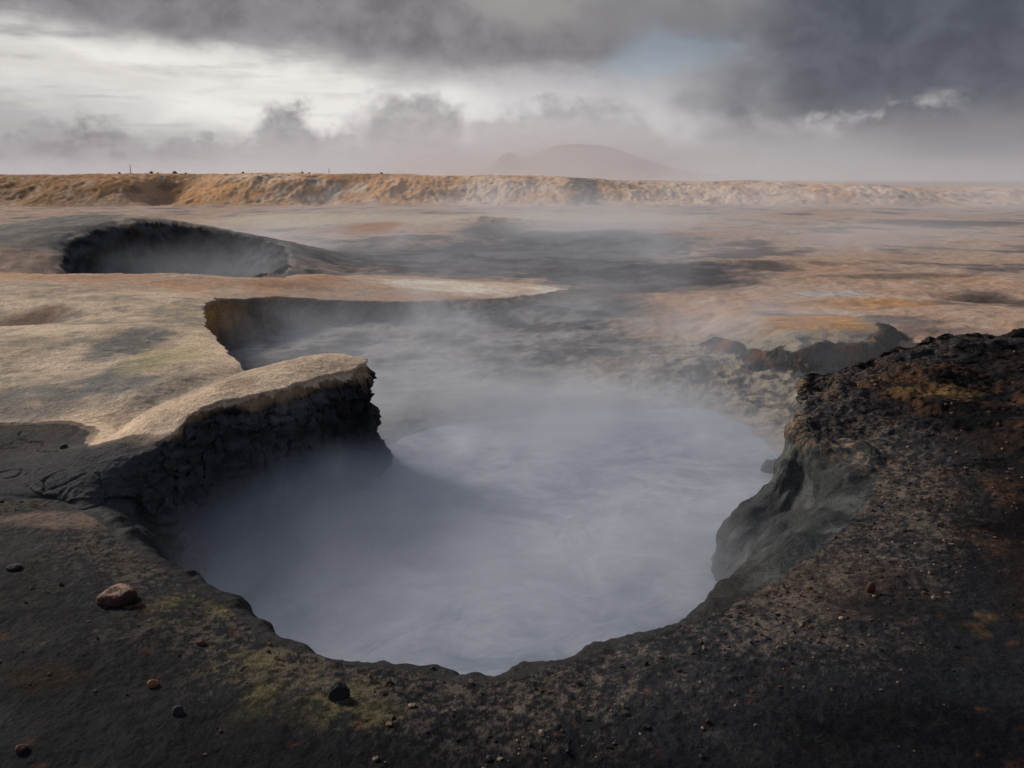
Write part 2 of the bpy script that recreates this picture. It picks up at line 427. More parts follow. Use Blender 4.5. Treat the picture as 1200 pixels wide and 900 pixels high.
# left bank: pale sulphur crust with grey and ochre stains
pale = lerp(C(.60, .47, .345), C(.42, .325, .235), sst(-.35, .35, p1)[..., None])
pale = mixc(pale, C(.24, .215, .18), sst(.0, .45, p3 * .8 + p1 * .8) * .8)
inL = (dL < .06) & near
orange = sst(10.5, 12.5, Y0 + 0.12 * (X0 + 4))
pale = mixc(pale, lerp(C(.44, .25, .15), C(.46, .33, .24), sst(-.3, .3, p1)[..., None]), orange * .9)
pale = mixc(pale, C(.78, .70, .58), blob(560, 337, -.42, 150, 9) * (.8 + p1))
pale = mixc(pale, C(.20, .185, .165), sst(.05, .4, spk * .7 + p3 * .5) * .45)
pale = mixc(pale, C(.70, .52, .36), sst(-.5, -.15, dL + .1 * n_mid) * sst(9, 8, Y0) * .6)
pale = mixc(pale, C(.15, .15, .145), (blob(150, 400, .1, 40, 22) + blob(60, 460, .05, 120, 28) * .8 + blob(180, 455, .08, 90, 22) * .5 + blob(150, 425, .1, 30, 18)) * sst(-.35, .35, p3 + .4) * .9)
pale = mixc(pale, C(.42, .36, .19), blob(190, 415, .1, 50, 22) * .55)
pale = mixc(pale, C(.16, .10, .075), blob(25, 370, .0, 50, 13) * .9)
pale = mixc(pale, C(.5, .36, .03), blob(8, 384, .0, 14, 3) * .8)
pale = mixc(pale, C(.14, .085, .05), sst(.25, .5, spk) * .5 * blob(225, 370, .03, 60, 30))
A = np.where(inL[..., None], pale, A)
# walls of the left bank
ochre_hollow = sst(-2.0, -3.2, X0) * sst(7.4, 8.2, Y0) * (Y0 < 14)
wl = lerp(C(.050, .054, .062), C(.008, .009, .011), sst(-.25, .35, .6 * rock_layer + .6 * rock_fine)[..., None])  # grey-blue highlights on the relief are put into the dark rock colour
wl = mixc(wl, C(.12, .065, .03), sst(.25, .55, fbm(X / .25, Y / .25, Z / .12 + 3, o=3)) * .45)
wl = mixc(wl, C(.085, .085, .092), sst(-1.45, -1.95, X0) * (Y0 < 6) * sst(.25, .6, tL) * .8)
wl = mixc(wl, lerp(C(.62, .32, .085), C(.16, .10, .06), sst(.3, .8, tL + .3 * p3)[..., None]), ochre_hollow)
wl = mixc(wl, lerp(C(.24, .20, .17), C(.12, .11, .10), sst(-.2, .3, p3 + p1)[..., None]), sst(10.6, 12.2, Y0))
wl = mixc(wl, C(.30, .20, .12), sst(.17, .06, tL + .12 * p3))
A = np.where(((tL > .07 + .10 * p3) & (hL > .2) & (tL < .999) & near & (dL < 5))[..., None], wl, A)
# slope in front of the ledge and the cracked arm
A = mixc(A, lerp(C(.095, .095, .10), C(.045, .045, .05), sst(-.3, .3, p1)[..., None]), ((dL > .06) & (dF > 0.0) & near) * sst(-1.0, -1.5, X0) * sst(6.8, 6.2, Y0))
A = mixc(A, C(.055, .048, .044), ((dL > .0) & (dL < 1.0) & near) * sst(-2.5, -2.8, X0) * sst(4.2, 4.8, Y0) * (Y0 < 6) * .8)
A = mixc(A, C(.02, .02, .022), crack * .9)
A = mixc(A, C(.15, .10, .06), blob(285, 560, -.5, 25, 9) * .5)
A = mixc(A, C(.055, .055, .058), near * (dF > 0) * sst(1.0, .6, dF) * (Y0 < 4.6))
# foreground bank: dark mud, with cloud shade also put into its colour
fg = lerp(C(.044, .043, .044), C(.018, .018, .021), sst(-.35, .35, p1 + .3 * p3)[..., None])
fg = mixc(fg, C(.085, .074, .062), sst(.1, .5, p3 + .3 * p1) * .5)
band = sst(-.75, -.25, dF + .12 * n_mid) * sst(-.2, .6, X0)
fg = mixc(fg, C(.085, .078, .074), band * (.55 + .6 * p3))
fg = mixc(fg, C(.11, .095, .035), (blob(240, 690, 0, 60, 26) + blob(360, 800, 0, 90, 36) + blob(430, 830, 0, 60, 25) * .7 + blob(290, 760, 0, 60, 25) * .6) * sst(-.25, .35, p3 + .1))
fg = mixc(fg, C(.16, .115, .085), (blob(60, 612, -.03, 110, 12)) * .8)
fg = mixc(fg, C(.30, .22, .16), gravel_zone * sst(.0, .5, spk + .5 * p3 - .05) * .6)
fg = mixc(fg, C(.30, .21, .14), (blob(1060, 560, .1, 60, 60) + blob(985, 505, .15, 45, 14)) * sst(-.05, .4, spk + .4 * p3) * .8)
fg = mixc(fg, C(.14, .085, .06), (blob(980, 680, .02, 110, 50)) * sst(-.3, .3, p3 + p1) * .6)
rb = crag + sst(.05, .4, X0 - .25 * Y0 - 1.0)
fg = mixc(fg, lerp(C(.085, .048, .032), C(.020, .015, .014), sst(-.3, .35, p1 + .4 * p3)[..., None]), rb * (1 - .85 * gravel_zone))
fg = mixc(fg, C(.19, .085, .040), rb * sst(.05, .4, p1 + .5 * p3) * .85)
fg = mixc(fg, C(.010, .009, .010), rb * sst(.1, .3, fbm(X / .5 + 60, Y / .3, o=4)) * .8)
fg = mixc(fg, C(.55, .30, .10), (blob(1090, 468, .22, 50, 6) + blob(1150, 738, .0, 60, 20) * sst(-.1, .3, p3)) * .8)  # ochre patches; the crag strip also carries its sunlit tone as colour
fg = mixc(fg, C(.008, .008, .010), np.maximum(blob(1100, 880, .0, 260, 70), sst(2.25, 1.75, Y0 + .25 * n_big + .1 * n_mid)) * .75)  # near edge and right corner blackened: vignette-like darkening painted over the mud
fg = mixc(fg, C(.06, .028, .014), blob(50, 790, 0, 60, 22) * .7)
fg *= np.array([.33, .37, .44], np.float32)  # whole bank dimmed and cooled, cloud shade painted into the colour
rimm = sst(-.55, -.10, dF + .15 * n_mid)
fg = mixc(fg, C(.15, .122, .10), sst(.0, .55, spk * .9 + p3 * .35 + .5 * p1 + .2 * rimm - .08) * (.07 + .42 * rimm) * (1 - .6 * sst(2.25, 1.75, Y0)))
fg = mixc(fg, C(.16, .13, .05), (blob(240, 690, 0, 70, 30) + blob(360, 800, 0, 100, 40) + blob(430, 835, 0, 60, 25) + blob(290, 760, 0, 70, 25)) * sst(-.05, .35, spk * .7 + p3 + .1) * .24)
fg = mixc(fg, C(.20, .145, .11), blob(60, 612, -.03, 120, 12) * (.5 + p3) * .8)
fg = mixc(fg, C(.13, .05, .02), sst(.36, .55, fbm(X / .09 + 70, Y / .07, o=3)) * .3)
fg = mixc(fg, C(.010, .011, .013), sst(.10, .36, fbm(X / .28 + 90, Y / .17, o=4)) * .65 * (1 - .6 * rimm))
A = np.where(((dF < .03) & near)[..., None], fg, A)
wf = lerp(C(.085, .09, .088), C(.035, .038, .040), sst(-.35, .4, rock_lump + .5 * rock_big)[..., None])
wf = mixc(wf, C(.030, .029, .029), sst(4.2, 3.4, Y0) * sst(1.3, .9, X0))
wf = mixc(wf, C(.25, .165, .10), sst(.0, .4, spk + .5 * p3) * sst(.22 + .16 * lipm, .10 + .1 * lipm, tF) * np.maximum(crag, lipm))
wf = mixc(wf, C(.02, .016, .015), sst(5.3, 5.8, Y0) * sst(1.7, 2.0, X0))
A = np.where(((tF > .03 + .05 * p3) & (hF > .2) & (tF < .999) & near & (dF < 5))[..., None], wf, A)
# outcrop face
wo = lerp(C(.17, .145, .12), C(.035, .033, .033), sst(-.3, .3, rock_layer)[..., None])
wo = mixc(wo, C(.22, .09, .03), sst(.1, .5, p3 + p1) * .6)
A = np.where(((dO < .25) & (tO > .04) & (hO > .25 + .3 * p3) & near)[..., None], wo, A)
otop = blob(965, 381, -.25, 75, 12, .5) * (dO < .02)
A = mixc(A, lerp(C(.46, .23, .055), C(.30, .17, .09), sst(-.2, .3, p3 + p1)[..., None]), otop * .9)
# mound and crater
mm = sst(.15, .5, Mh / .98) * near
A = mixc(A, lerp(C(.20, .185, .165), C(.12, .115, .115), sst(-.3, .3, p1)[..., None]), mm)
A = mixc(A, C(.40, .32, .24), mm * blob(215, 250, .7, 70, 6) * .7)
wc = lerp(C(.075, .078, .085), C(.012, .013, .016), sst(-.3, .3, fbm(X / .5, Y / .5, Z / .2, o=4))[..., None])
wc = mixc(wc, C(.12, .07, .03), sst(.3, .5, p3 + p1) * .5)
A = np.where(((cw > .06 + .04 * p3) & near & (Y0 > 13))[..., None], wc, A)
# background bank
bk = lerp(C(.58, .30, .115), C(.66, .46, .31), sst(-.15, .25, fbm(X / 5.0, Y / 5.0, o=4) + .004 * (X0 + 5))[..., None])
bk = mixc(bk, C(.17, .085, .035), sst(.0, .45, fbm(X / 3. + 4, Y / 4., o=4) - .2 * gul) * .8)
bk = mixc(bk, C(.05, .035, .025), sst(.36, .55, fbm(X / 1.1 + 4, Y / 1.6, o=3)) * .8)
bk = mixc(bk, C(.28, .135, .045), np.clip(notch, 0, 1) * .85)
bk = mixc(bk, C(.22, .115, .045), sst(-20, -29, az) * .7)
bk = mixc(bk, C(.06, .065, .055), blob(690, 222, .8, 26, 7) * .9)
bk = mixc(bk, C(.70, .58, .48), sst(.1, .4, fbm(X / 1.2, Y / 2.2 + 9, o=4)) * sst(-24, -14, az) * .6)
bk = mixc(bk, C(.56, .46, .37), sst(.15, .4, fbm(X / .55 + 9, Y / .9, o=3)) * .6)
bk = mixc(bk, C(.10, .055, .03), sst(.15, .4, fbm(X / .7 + 29, Y / 1.2, o=3)) * .7)
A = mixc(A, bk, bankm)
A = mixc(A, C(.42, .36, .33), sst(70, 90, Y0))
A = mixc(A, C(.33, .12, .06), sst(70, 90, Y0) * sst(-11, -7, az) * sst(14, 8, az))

rough = np.full((NR, NC), .92, np.float32)
rough = np.where(dF < .1, .80 + .2 * p3, rough)
rough = np.where((near_basin > .5), np.where((X0 < -1.1) & (Y0 < 6.5), .97, .70 + .2 * p1), rough)
rough = np.where((wallF > .3) | (wallL > .3), .70, rough)

# ------------------------------------------------------------------ meshes from the grid
idx = np.arange(NR * NC, dtype=np.int32).reshape(NR, NC)
quads = np.stack([idx[:-1, :-1], idx[:-1, 1:], idx[1:, 1:], idx[1:, :-1]], -1).reshape(-1, 4)
XYZ = np.stack([X, Y, Z], -1).reshape(-1, 3).astype(np.float32)
ALB = np.concatenate([np.clip(A, .004, .8).reshape(-1, 3), np.clip(rough, .3, 1).reshape(-1, 1)], 1).astype(np.float32)
NRM = normals().reshape(-1, 3).astype(np.float32)


def mesh_np(name, co, faces, mat, alb=None, smooth=True):
    me = bpy.data.meshes.new(name)
    me.vertices.add(len(co)); me.vertices.foreach_set("co", co.ravel())
    k = faces.shape[1]
    me.loops.add(len(faces) * k); me.loops.foreach_set("vertex_index", faces.ravel().astype(np.int32))
    me.polygons.add(len(faces)); me.polygons.foreach_set("loop_start", np.arange(0, len(faces) * k, k, dtype=np.int32))
    me.update(calc_edges=True)
    me.polygons.foreach_set("use_smooth", np.full(len(faces), smooth))
    if alb is not None:
        at = me.attributes.new("surface", 'FLOAT_COLOR', 'POINT')
        at.data.foreach_set("color", alb.ravel())
    me.materials.append(mat)
    o = bpy.data.objects.new(name, me)
    COL.objects.link(o)
    return o


def tag(o, label=None, cat=None, group=None, kind=None):
    if label: o["label"] = label
    if cat: o["category"] = cat
    if group: o["group"] = group
    if kind: o["kind"] = kind
    return o


# ------------------------------------------------------------------ node helpers
class NT:
    def __init__(self, tree):
        self.t = tree
        tree.nodes.clear()

    def node(self, typ, **kw):
        n = self.t.nodes.new(typ)
        for k, v in kw.items():
            setattr(n, k, v)
        return n

    def put(self, sock, v):
        if hasattr(v, "is_output"):
            self.t.links.new(v, sock)
        elif v is not None:
            if sock.type == 'RGBA' and len(v) == 3: v = (*v, 1)
            sock.default_value = v

    def m(self, op, a, b=None, c=None, clamp=False):
        n = self.node("ShaderNodeMath", operation=op, use_clamp=clamp)
        for s, v in zip(n.inputs, (a, b, c)): self.put(s, v)
        return n.outputs[0]

    def add(self, a, b): return self.m('ADD', a, b)
    def sub(self, a, b): return self.m('SUBTRACT', a, b)
    def mul(self, a, b): return self.m('MULTIPLY', a, b)

    def sst(self, a, b, x):
        n = self.node("ShaderNodeMapRange", interpolation_type='SMOOTHSTEP')
        self.put(n.inputs[0], x); self.put(n.inputs[1], a); self.put(n.inputs[2], b)
        n.inputs[3].default_value = 0; n.inputs[4].default_value = 1
        return n.outputs[0]

    def mix(self, f, a, b, mode='MIX'):
        n = self.node("ShaderNodeMix", data_type='RGBA', blend_type=mode)
        self.put(n.inputs[0], f); self.put(n.inputs[6], a); self.put(n.inputs[7], b)
        return n.outputs[2]

    def noise(self, vec, scale, detail=4, rough=.5, dist=0.0):
        n = self.node("ShaderNodeTexNoise")
        self.put(n.inputs["Vector"], vec)
        n.inputs["Scale"].default_value = scale; n.inputs["Detail"].default_value = detail
        n.inputs["Roughness"].default_value = rough; n.inputs["Distortion"].default_value = dist
        return n.outputs[0]

    def mapping(self, vec, loc=(0, 0, 0), scale=(1, 1, 1), rot=(0, 0, 0)):
        n = self.node("ShaderNodeMapping")
        self.put(n.inputs[0], vec)
        n.inputs[1].default_value = loc; n.inputs[2].default_value = rot; n.inputs[3].default_value = scale
        return n.outputs[0]


def material(name):
    m = bpy.data.materials.new(name); m.use_nodes = True
    n = NT(m.node_tree)
    out = n.node("ShaderNodeOutputMaterial")
    return m, n, out


# terrain: colour of the ground from its own surface attribute, with grain and fine relief
M_ground, n, out = material("volcanic_ground")
at = n.node("ShaderNodeAttribute", attribute_name="surface")
geo = n.node("ShaderNodeNewGeometry")
pos = geo.outputs["Position"]
g1 = n.noise(pos, 38, 5, .65); g2 = n.noise(pos, 140, 3, .6); g3 = n.noise(pos, 5.5, 6, .6)
k = n.m('MAXIMUM', n.add(n.add(n.mul(n.sub(g1, .5), 1.5), n.mul(n.sub(g2, .5), 2.2)), n.add(n.mul(n.sub(g3, .5), 1.0), 1.0)), .15)
col = n.mix(1.0, at.outputs["Color"], (1, 1, 1), 'MULTIPLY')
cn = n.node("ShaderNodeVectorMath", operation='SCALE'); n.put(cn.inputs[0], at.outputs["Color"]); n.put(cn.inputs[3], k)
vor = n.node("ShaderNodeTexVoronoi"); n.put(vor.inputs["Vector"], pos); vor.inputs["Scale"].default_value = 55
bs = n.node("ShaderNodeBsdfPrincipled")
n.put(bs.inputs["Base Color"], cn.outputs[0]); n.put(bs.inputs["Roughness"], at.outputs["Alpha"])
bs.inputs["Specular IOR Level"].default_value = .05
b1 = n.node("ShaderNodeBump"); b1.inputs["Strength"].default_value = .55; b1.inputs["Distance"].default_value = .012
n.put(b1.inputs["Height"], n.add(n.add(n.mul(g1, 1.0), n.mul(g2, .35)), n.mul(vor.outputs["Distance"], -.35)))
n.put(bs.inputs["Normal"], b1.outputs[0])
n.t.links.new(bs.outputs[0], out.inputs[0])

# pale mud of the pool
M_mud, n, out = material("thin_grey_mud")
geo = n.node("ShaderNodeNewGeometry"); pos = geo.outputs["Position"]
w1 = n.noise(n.mapping(pos, scale=(1, 1.15, 1)), 1.3, 7, .6, 2.4)
w2 = n.noise(n.mapping(pos, scale=(1, 1.2, 1)), 4.5, 5, .6, 2.0)
w3 = n.noise(pos, 26, 3, .5)
f = n.sst(.35, .66, n.add(n.mul(w1, .7), n.mul(w2, .3)))
colm = n.mix(f, (.20, .23, .285), (.36, .39, .445))
bs = n.node("ShaderNodeBsdfPrincipled")
n.put(bs.inputs["Base Color"], colm); bs.inputs["Roughness"].default_value = .26
bs.inputs["Specular IOR Level"].default_value = .35
b1 = n.node("ShaderNodeBump"); b1.inputs["Strength"].default_value = .5; b1.inputs["Distance"].default_value = .03
n.put(b1.inputs["Height"], n.add(n.add(n.mul(w2, .6), n.mul(w1, .6)), n.mul(w3, .12)))
n.put(bs.inputs["Normal"], b1.outputs[0])
n.t.links.new(bs.outputs[0], out.inputs[0])

# ------------------------------------------------------------------ split the terrain into the ground and the rocks that stand out of it
vx, vy = X0.ravel(), Y0.ravel()
fx = X0[:-1, :-1].ravel(); fy = Y0[:-1, :-1].ravel()
fdL = dL[:-1, :-1].ravel(); fdF = dF[:-1, :-1].ravel(); fdO = dO[:-1, :-1].ravel(); fnear = near[:-1, :-1].ravel()
(a0, a1), (b0, b1_) = P(108, 528, .05), P(291, 428, .05)
side = (b0 - a0) * (fy - a1) - (b1_ - a1) * (fx - a0)
ledge_f = fnear & (fdL < .41) & (side < 0) & (fy < 8.2) & (fx < 0)
(a0, a1), (b0, b1_) = P(1044, 540, .1), P(1200, 516, .2)
side = (b0 - a0) * (fy - a1) - (b1_ - a1) * (fx - a0)
wallpart = (fdF > -.02) & (fx > 1.2) & (fy > 2.6)
crag_f = fnear & (fdF < .49) & (((side > 0) & (fx > 1.2) & (fx < 8.5)) | wallpart)& (fx < 8.5)
out_f = fnear & (fdO < .23) & (fy > 7)
used = np.zeros(len(quads), np.int8)
used[out_f] = 3; used[crag_f] = 2; used[ledge_f] = 1


def piece(name, sel):
    q = quads[sel]
    u, inv = np.unique(q.ravel(), return_inverse=True)
    o = mesh_np(name, XYZ[u], inv.reshape(-1, 4), M_ground, ALB[u])
    o.data.normals_split_custom_set_from_vertices(NRM[u].astype(float).tolist()) if len(u) < 400000 else None
    return o


tag(piece("ground", used == 0), kind="structure")
tag(piece("rock_ledge", used == 1), "dark undercut rock ledge with pale crusted top jutting into the steaming pool", "rock ledge")
tag(piece("rock_wall", used == 2), "dark brown rough rock with a grey wall dropping to the pool's right side", "rock")
tag(piece("rock_outcrop", used == 3), "small low outcrop with ochre top and dark face on the slope behind the pool", "rock outcrop")

# mud pool surface
xs = np.arange(-4.6, 3.6, .05, dtype=np.float32); ys = np.arange(2.0, 9.0, .05, dtype=np.float32)
gx2, gy2 = np.meshgrid(xs, ys)
gz2 = POOL_Z + .006 * fbm(gx2 / .5, gy2 / .35, o=3)
i2 = np.arange(gx2.size).reshape(gx2.shape)
q2 = np.stack([i2[:-1, :-1], i2[:-1, 1:], i2[1:, 1:], i2[1:, :-1]], -1).reshape(-1, 4)
dq = bilin(FW.R, gx2, gy2)[:-1, :-1].ravel()
q2 = q2[dq < .35]
u, inv = np.unique(q2.ravel(), return_inverse=True)
co = np.stack([gx2, gy2, gz2], -1).reshape(-1, 3)[u]
tag(mesh_np("mud_pool", co, inv.reshape(-1, 4), M_mud), kind="structure")

# ------------------------------------------------------------------ the hill on the horizon
hp = [(380, 208.5), (440, 207.5), (470, 204), (490, 202), (505, 205), (530, 201), (545, 199), (560, 203), (580, 193), (590, 183), (600, 182), (610, 189), (625, 184), (645, 175), (668, 172.5), (690, 174), (712, 180), (735, 189), (760, 197), (790, 203), (850, 207), (920, 208.5)]
D_H = 1400.0
hxs = np.array([(p[0] - 600) / FPX * D_H / math.cos(PITCH) for p in hp]); hzs = np.array([HC + (208 - p[1]) / FPX * D_H for p in hp]) + 3
gx3, gy3 = np.meshgrid(np.linspace(-420, 560, 240), np.linspace(-330, 330, 90))
prof = np.interp(gx3, hxs, hzs)
prof = prof * np.sqrt(np.clip(1 - (gy3 / 330) ** 2, 0, 1)) ** 1.5
gz3 = prof + (prof > 2) * (4.0 * fbm(gx3 / 60, gy3 / 60, o=4, ridged=True)) * np.clip(prof / 30, 0, 1) - 4.5
gz3 = gz3.astype(np.float32)
i3 = np.arange(gx3.size).reshape(gx3.shape)
q3 = np.stack([i3[:-1, :-1], i3[:-1, 1:], i3[1:, 1:], i3[1:, :-1]], -1).reshape(-1, 4)
co = np.stack([gx3, gy3 + D_H, gz3], -1).reshape(-1, 3).astype(np.float32)
al = np.ones((gx3.size, 4), np.float32) * np.array([.26, .13, .09, .9], np.float32)
al[:, :3] = np.where((fbm(gx3 / 70, gy3 / 70 + 3, o=3).ravel() > .1)[:, None], np.array([.16, .10, .085]), al[:, :3])
tag(mesh_np("hills", co, q3, M_ground, al), kind="structure")

# ------------------------------------------------------------------ loose stones
def stone_mat(name, c0, c1, top=None):
    m, n, out = material(name)
    tc = n.node("ShaderNodeTexCoord"); o_ = tc.outputs["Object"]
    a = n.noise(o_, 22, 5, .65); b = n.noise(o_, 90, 3, .6)
    col = n.mix(n.sst(.35, .65, a), c0, c1)
    if top:
        g = n.node("ShaderNodeSeparateXYZ"); n.put(g.inputs[0], n.node("ShaderNodeNewGeometry").outputs["Normal"])
        col = n.mix(n.mul(n.sst(.70, 1.05, n.add(g.outputs[2], n.mul(n.sub(b, .5), 1.2))), .9), col, top)  # upward faces lightened: light from above painted into the stone colour
    bs = n.node("ShaderNodeBsdfPrincipled"); n.put(bs.inputs["Base Color"], col); bs.inputs["Roughness"].default_value = .85
    bp = n.node("ShaderNodeBump"); bp.inputs["Strength"].default_value = .7; bp.inputs["Distance"].default_value = .006
    n.put(bp.inputs["Height"], n.add(a, n.mul(b, .4))); n.put(bs.inputs["Normal"], bp.outputs[0])
    n.t.links.new(bs.outputs[0], out.inputs[0])
    return m


M_brown = stone_mat("rusty_stone", (.075, .024, .010), (.025, .010, .006), (.34, .22, .15))
M_black = stone_mat("black_stone", (.012, .011, .011), (.022, .02, .02))
M_red = stone_mat("red_stone", (.10, .03, .015), (.05, .018, .01))
M_orange = stone_mat("orange_stone", (.28, .13, .04), (.14, .06, .02))
M_grey = stone_mat("grey_stone", (.07, .065, .06), (.035, .033, .032))

# height lookup on the grid
def ground_z(x, y):
    d2 = (X[::1] - x) ** 2 + (Y - y) ** 2
    i = np.argmin(d2)
    return float(Z.ravel()[i])


def ground_hit(px, py, zi=0.0):
    """where the line of sight of a photo point meets the built ground"""
    z = zi
    for _ in range(6):
        x, y = P(px, py, z)
        z = ground_z(x, y)
    return x, y, z


def make_stone(name, w, d, h, mat, seed, sub=4, rough=.22, flat=.25):
    bm = bmesh.new()
    bmesh.ops.create_icosphere(bm, subdivisions=sub, radius=1)
    v = np.array([q.co for q in bm.verts], np.float32)
    s = seed * 7.31
    # a few cut faces, then lumps
    r_ = np.random.RandomState(seed)
    for _ in range(9):
        nrm = r_.normal(size=3); nrm /= np.linalg.norm(nrm); off = r_.uniform(.62, .92)
        e = np.maximum(v @ nrm - off, 0)
        v -= (e * .85)[:, None] * nrm[None]
    k = 1 + rough * fbm(v[:, 0] * 1.3 + s, v[:, 1] * 1.3, v[:, 2] * 1.3, o=4) + .06 * fbm(v[:, 0] * 6 + s, v[:, 1] * 6, v[:, 2] * 6, o=2)
    v = v * k[:, None]
    v[:, 2] = np.where(v[:, 2] < -flat * 1.6, -flat * 1.6 + (v[:, 2] + flat * 1.6) * .2, v[:, 2])
    v *= np.array([w / 2, d / 2, h / 2 * 1.25], np.float32)
    v[:, 2] -= v[:, 2].min() + h * .10
    for q, c in zip(bm.verts, v): q.co = c
    me = bpy.data.meshes.new(name); bm.to_mesh(me); bm.free()
    me.polygons.foreach_set("use_smooth", np.ones(len(me.polygons), bool))
    me.materials.append(mat)
    o = bpy.data.objects.new(name, me); COL.objects.link(o)
    return o


def put_stone(name, px, py, wpx, hpx, mat, seed, label, rz=0.0, zi=0.0, group=None, sub=4, cat="stone", at_z=None):
    x, y, z = ground_hit(px, py + hpx * .35, zi) if at_z is None else P(px, py + hpx * .35, at_z) + (at_z,)
    dist = math.sqrt(x * x + y * y + (HC - z) ** 2)
    w = wpx * dist / FPX; h = hpx * dist / FPX
    o = make_stone(name, w, w * .75, h * .85, mat, seed, sub)
    o.location = (x, y, z); o.rotation_euler = (0, 0, rz)
    return tag(o, label, cat, group)


put_stone("stone", 136, 697, 45, 22, M_brown, 3, "rusty brown oblong stone with flat top coloured as if lit lying on the dark left bank", .15)
put_stone("stone", 398, 808, 23, 27, M_black, 5, "black upright lump of rock near the bottom edge below the pool", .3)
put_stone("stone", 75, 523, 8, 6, M_black, 8, "tiny black stone on the smooth grey slope left of the ledge", .3, -.08, sub=3)
put_stone("stone", 17, 664, 14, 7, M_black, 9, "flat black stone at the left edge, left of the rusty oblong stone", .4, sub=3)
put_stone("pebble", 180, 800, 13, 11, M_orange, 12, "bright orange pebble on the blackened mud of the lower left", .2, sub=3, cat="pebble")
put_stone("pebble", 26, 876, 12, 9, M_red, 13, "dull reddish pebble in the bottom left corner", .6, sub=3, cat="pebble")
put_stone("stone", 209, 832, 13, 12, M_black, 14, "small round black stone left of the black upright lump", .1, sub=3)
put_stone("pebble", 236, 753, 11, 7, M_red, 15, "flat dark red pebble between the rusty stone and the pool rim", .1, sub=3, cat="pebble")
put_stone("pebble", 1020, 688, 10, 15, M_red, 16, "small upright red stone alone on the right bank below the grey wall", .1, sub=3, cat="pebble")
put_stone("pebble", 507, 782, 7, 5, M_black, 18, "tiny black pebble on the nearest point of the pool rim", .1, sub=3, cat="pebble")
put_stone("pebble", 164, 709, 10, 6, M_red, 19, "little red pebble just right of the rusty oblong stone", .1, sub=3, cat="pebble")
put_stone("stone", 902, 546, 22, 27, M_black, 21, "black boulder at the foot of the grey wall where it meets the pool", .5, sub=4, at_z=POOL_Z - .03)

# dark boulders and posts along the crest of the background bank
def crest_at(px):
    """highest line of the bank in the direction of px"""
    a = math.atan((px - CX) / (FPX / math.cos(PITCH)) / 1.0)
    j = int(np.argmin(np.abs(th - a)))
    sel = np.where((rr > 55) & (rr < 95))[0]
    el = (Z[sel, j] - HC) / rr[sel]
    i = sel[int(np.argmax(el))]
    return float(X[i, j]), float(Y[i, j]), float(Z[i, j])


base = None
for kk, (px, w) in enumerate([(140, 6), (178, 7), (186, 5), (205, 9), (219, 6), (285, 5), (355, 6), (362, 5), (447, 5)]):
    x, y, z = crest_at(px)
    if base is None:
        base = make_stone("boulder", 1, .8, .7, M_black, 31, 3)
        o = base
    else:
        o = base.copy(); COL.objects.link(o)
    s = w * .047
    o.location = (x, y, z - .03); o.scale = (s, s, s); o.rotation_euler = (0, 0, kk * 1.3)
    tag(o, "small dark boulder on the crest of the ochre bank in the background", "boulder", "boulders on the crest of the bank")
M_post = stone_mat("weathered_wood", (.06, .045, .035), (.03, .025, .02))
for px, h, lab in ((153, .75, "thin post on the bank crest above the dark crater"), (385, .65, "thin post on the bank crest right of the crater, towards the middle")):
    x, y, z = crest_at(px)
    bm = bmesh.new()
    bmesh.ops.create_cone(bm, cap_ends=True, segments=10, radius1=.03, radius2=.025, depth=h)
    bmesh.ops.translate(bm, verts=bm.verts, vec=(0, 0, h / 2 - .05))
    bmesh.ops.rotate(bm, verts=bm.verts, cent=(0, 0, 0), matrix=__import__("mathutils").Matrix.Rotation(.04, 3, 'Y'))
    me = bpy.data.meshes.new("post"); bm.to_mesh(me); bm.free(); me.materials.append(M_post)
    o = bpy.data.objects.new("post", me); COL.objects.link(o); o.location = (x, y, z)
    tag(o, lab, "post")

# loose gravel on the rims: one scattered mass of small angular stones
gr_v, gr_f, gr_c = [], [], []
prs = np.random.RandomState(5)
ico = bmesh.new(); bmesh.ops.create_icosphere(ico, subdivisions=1, radius=1)
iv = np.array([v.co for v in ico.verts], np.float32); ifc = np.array([[v.index for v in f.verts] for f in ico.faces], np.int32); ico.free()
cand = np.where(((dF < 0.02) & near & (RR > 1.5) & (RR < 7) & (np.abs(TH) < .8)).ravel())[0]
wgt = (0.12 + 1.0 * gravel_zone + 0.6 * crag).ravel()[cand] * RR.ravel()[cand] * (0.3 + sst(0, .5, p1 + p3).ravel()[cand])
pick = prs.choice(cand, 2600, p=wgt / wgt.sum(), replace=False)
Xr, Yr, Zr = X.ravel(), Y.ravel(), Z.ravel(); Ar = A.reshape(-1, 3)
for k_, i in enumerate(pick):
    s = .0022 * (1 + prs.exponential(1.3))
    s = min(s, .011)
    v = iv * (1 + .35 * prs.normal(size=(len(iv), 1)).clip(-1, 1)) * np.array([s, s * prs.uniform(.6, 1), s * prs.uniform(.5, .9)])
    a = prs.uniform(0, 6.28); ca, sa = math.cos(a), math.sin(a)
    v = np.stack([v[:, 0] * ca - v[:, 1] * sa, v[:, 0] * sa + v[:, 1] * ca, v[:, 2]], 1)
    gr_v.append(v + np.array([Xr[i], Yr[i], Zr[i] + s * .35])); gr_f.append(ifc + len(iv) * k_)
    pal = [(.05, .045, .04), (.03, .03, .03), (.14, .10, .07), (.24, .17, .12), (.10, .05, .03)]
    c = np.array(pal[prs.choice(5, p=[.3, .2, .25, .15, .1])]) * prs.uniform(.7, 1.2)
    gr_c.append(np.tile(np.append(c, .9), (len(iv), 1)))
o = mesh_np("gravel", np.concatenate(gr_v).astype(np.float32), np.concatenate(gr_f), M_ground, np.concatenate(gr_c).astype(np.float32), smooth=False)
tag(o, kind="stuff")


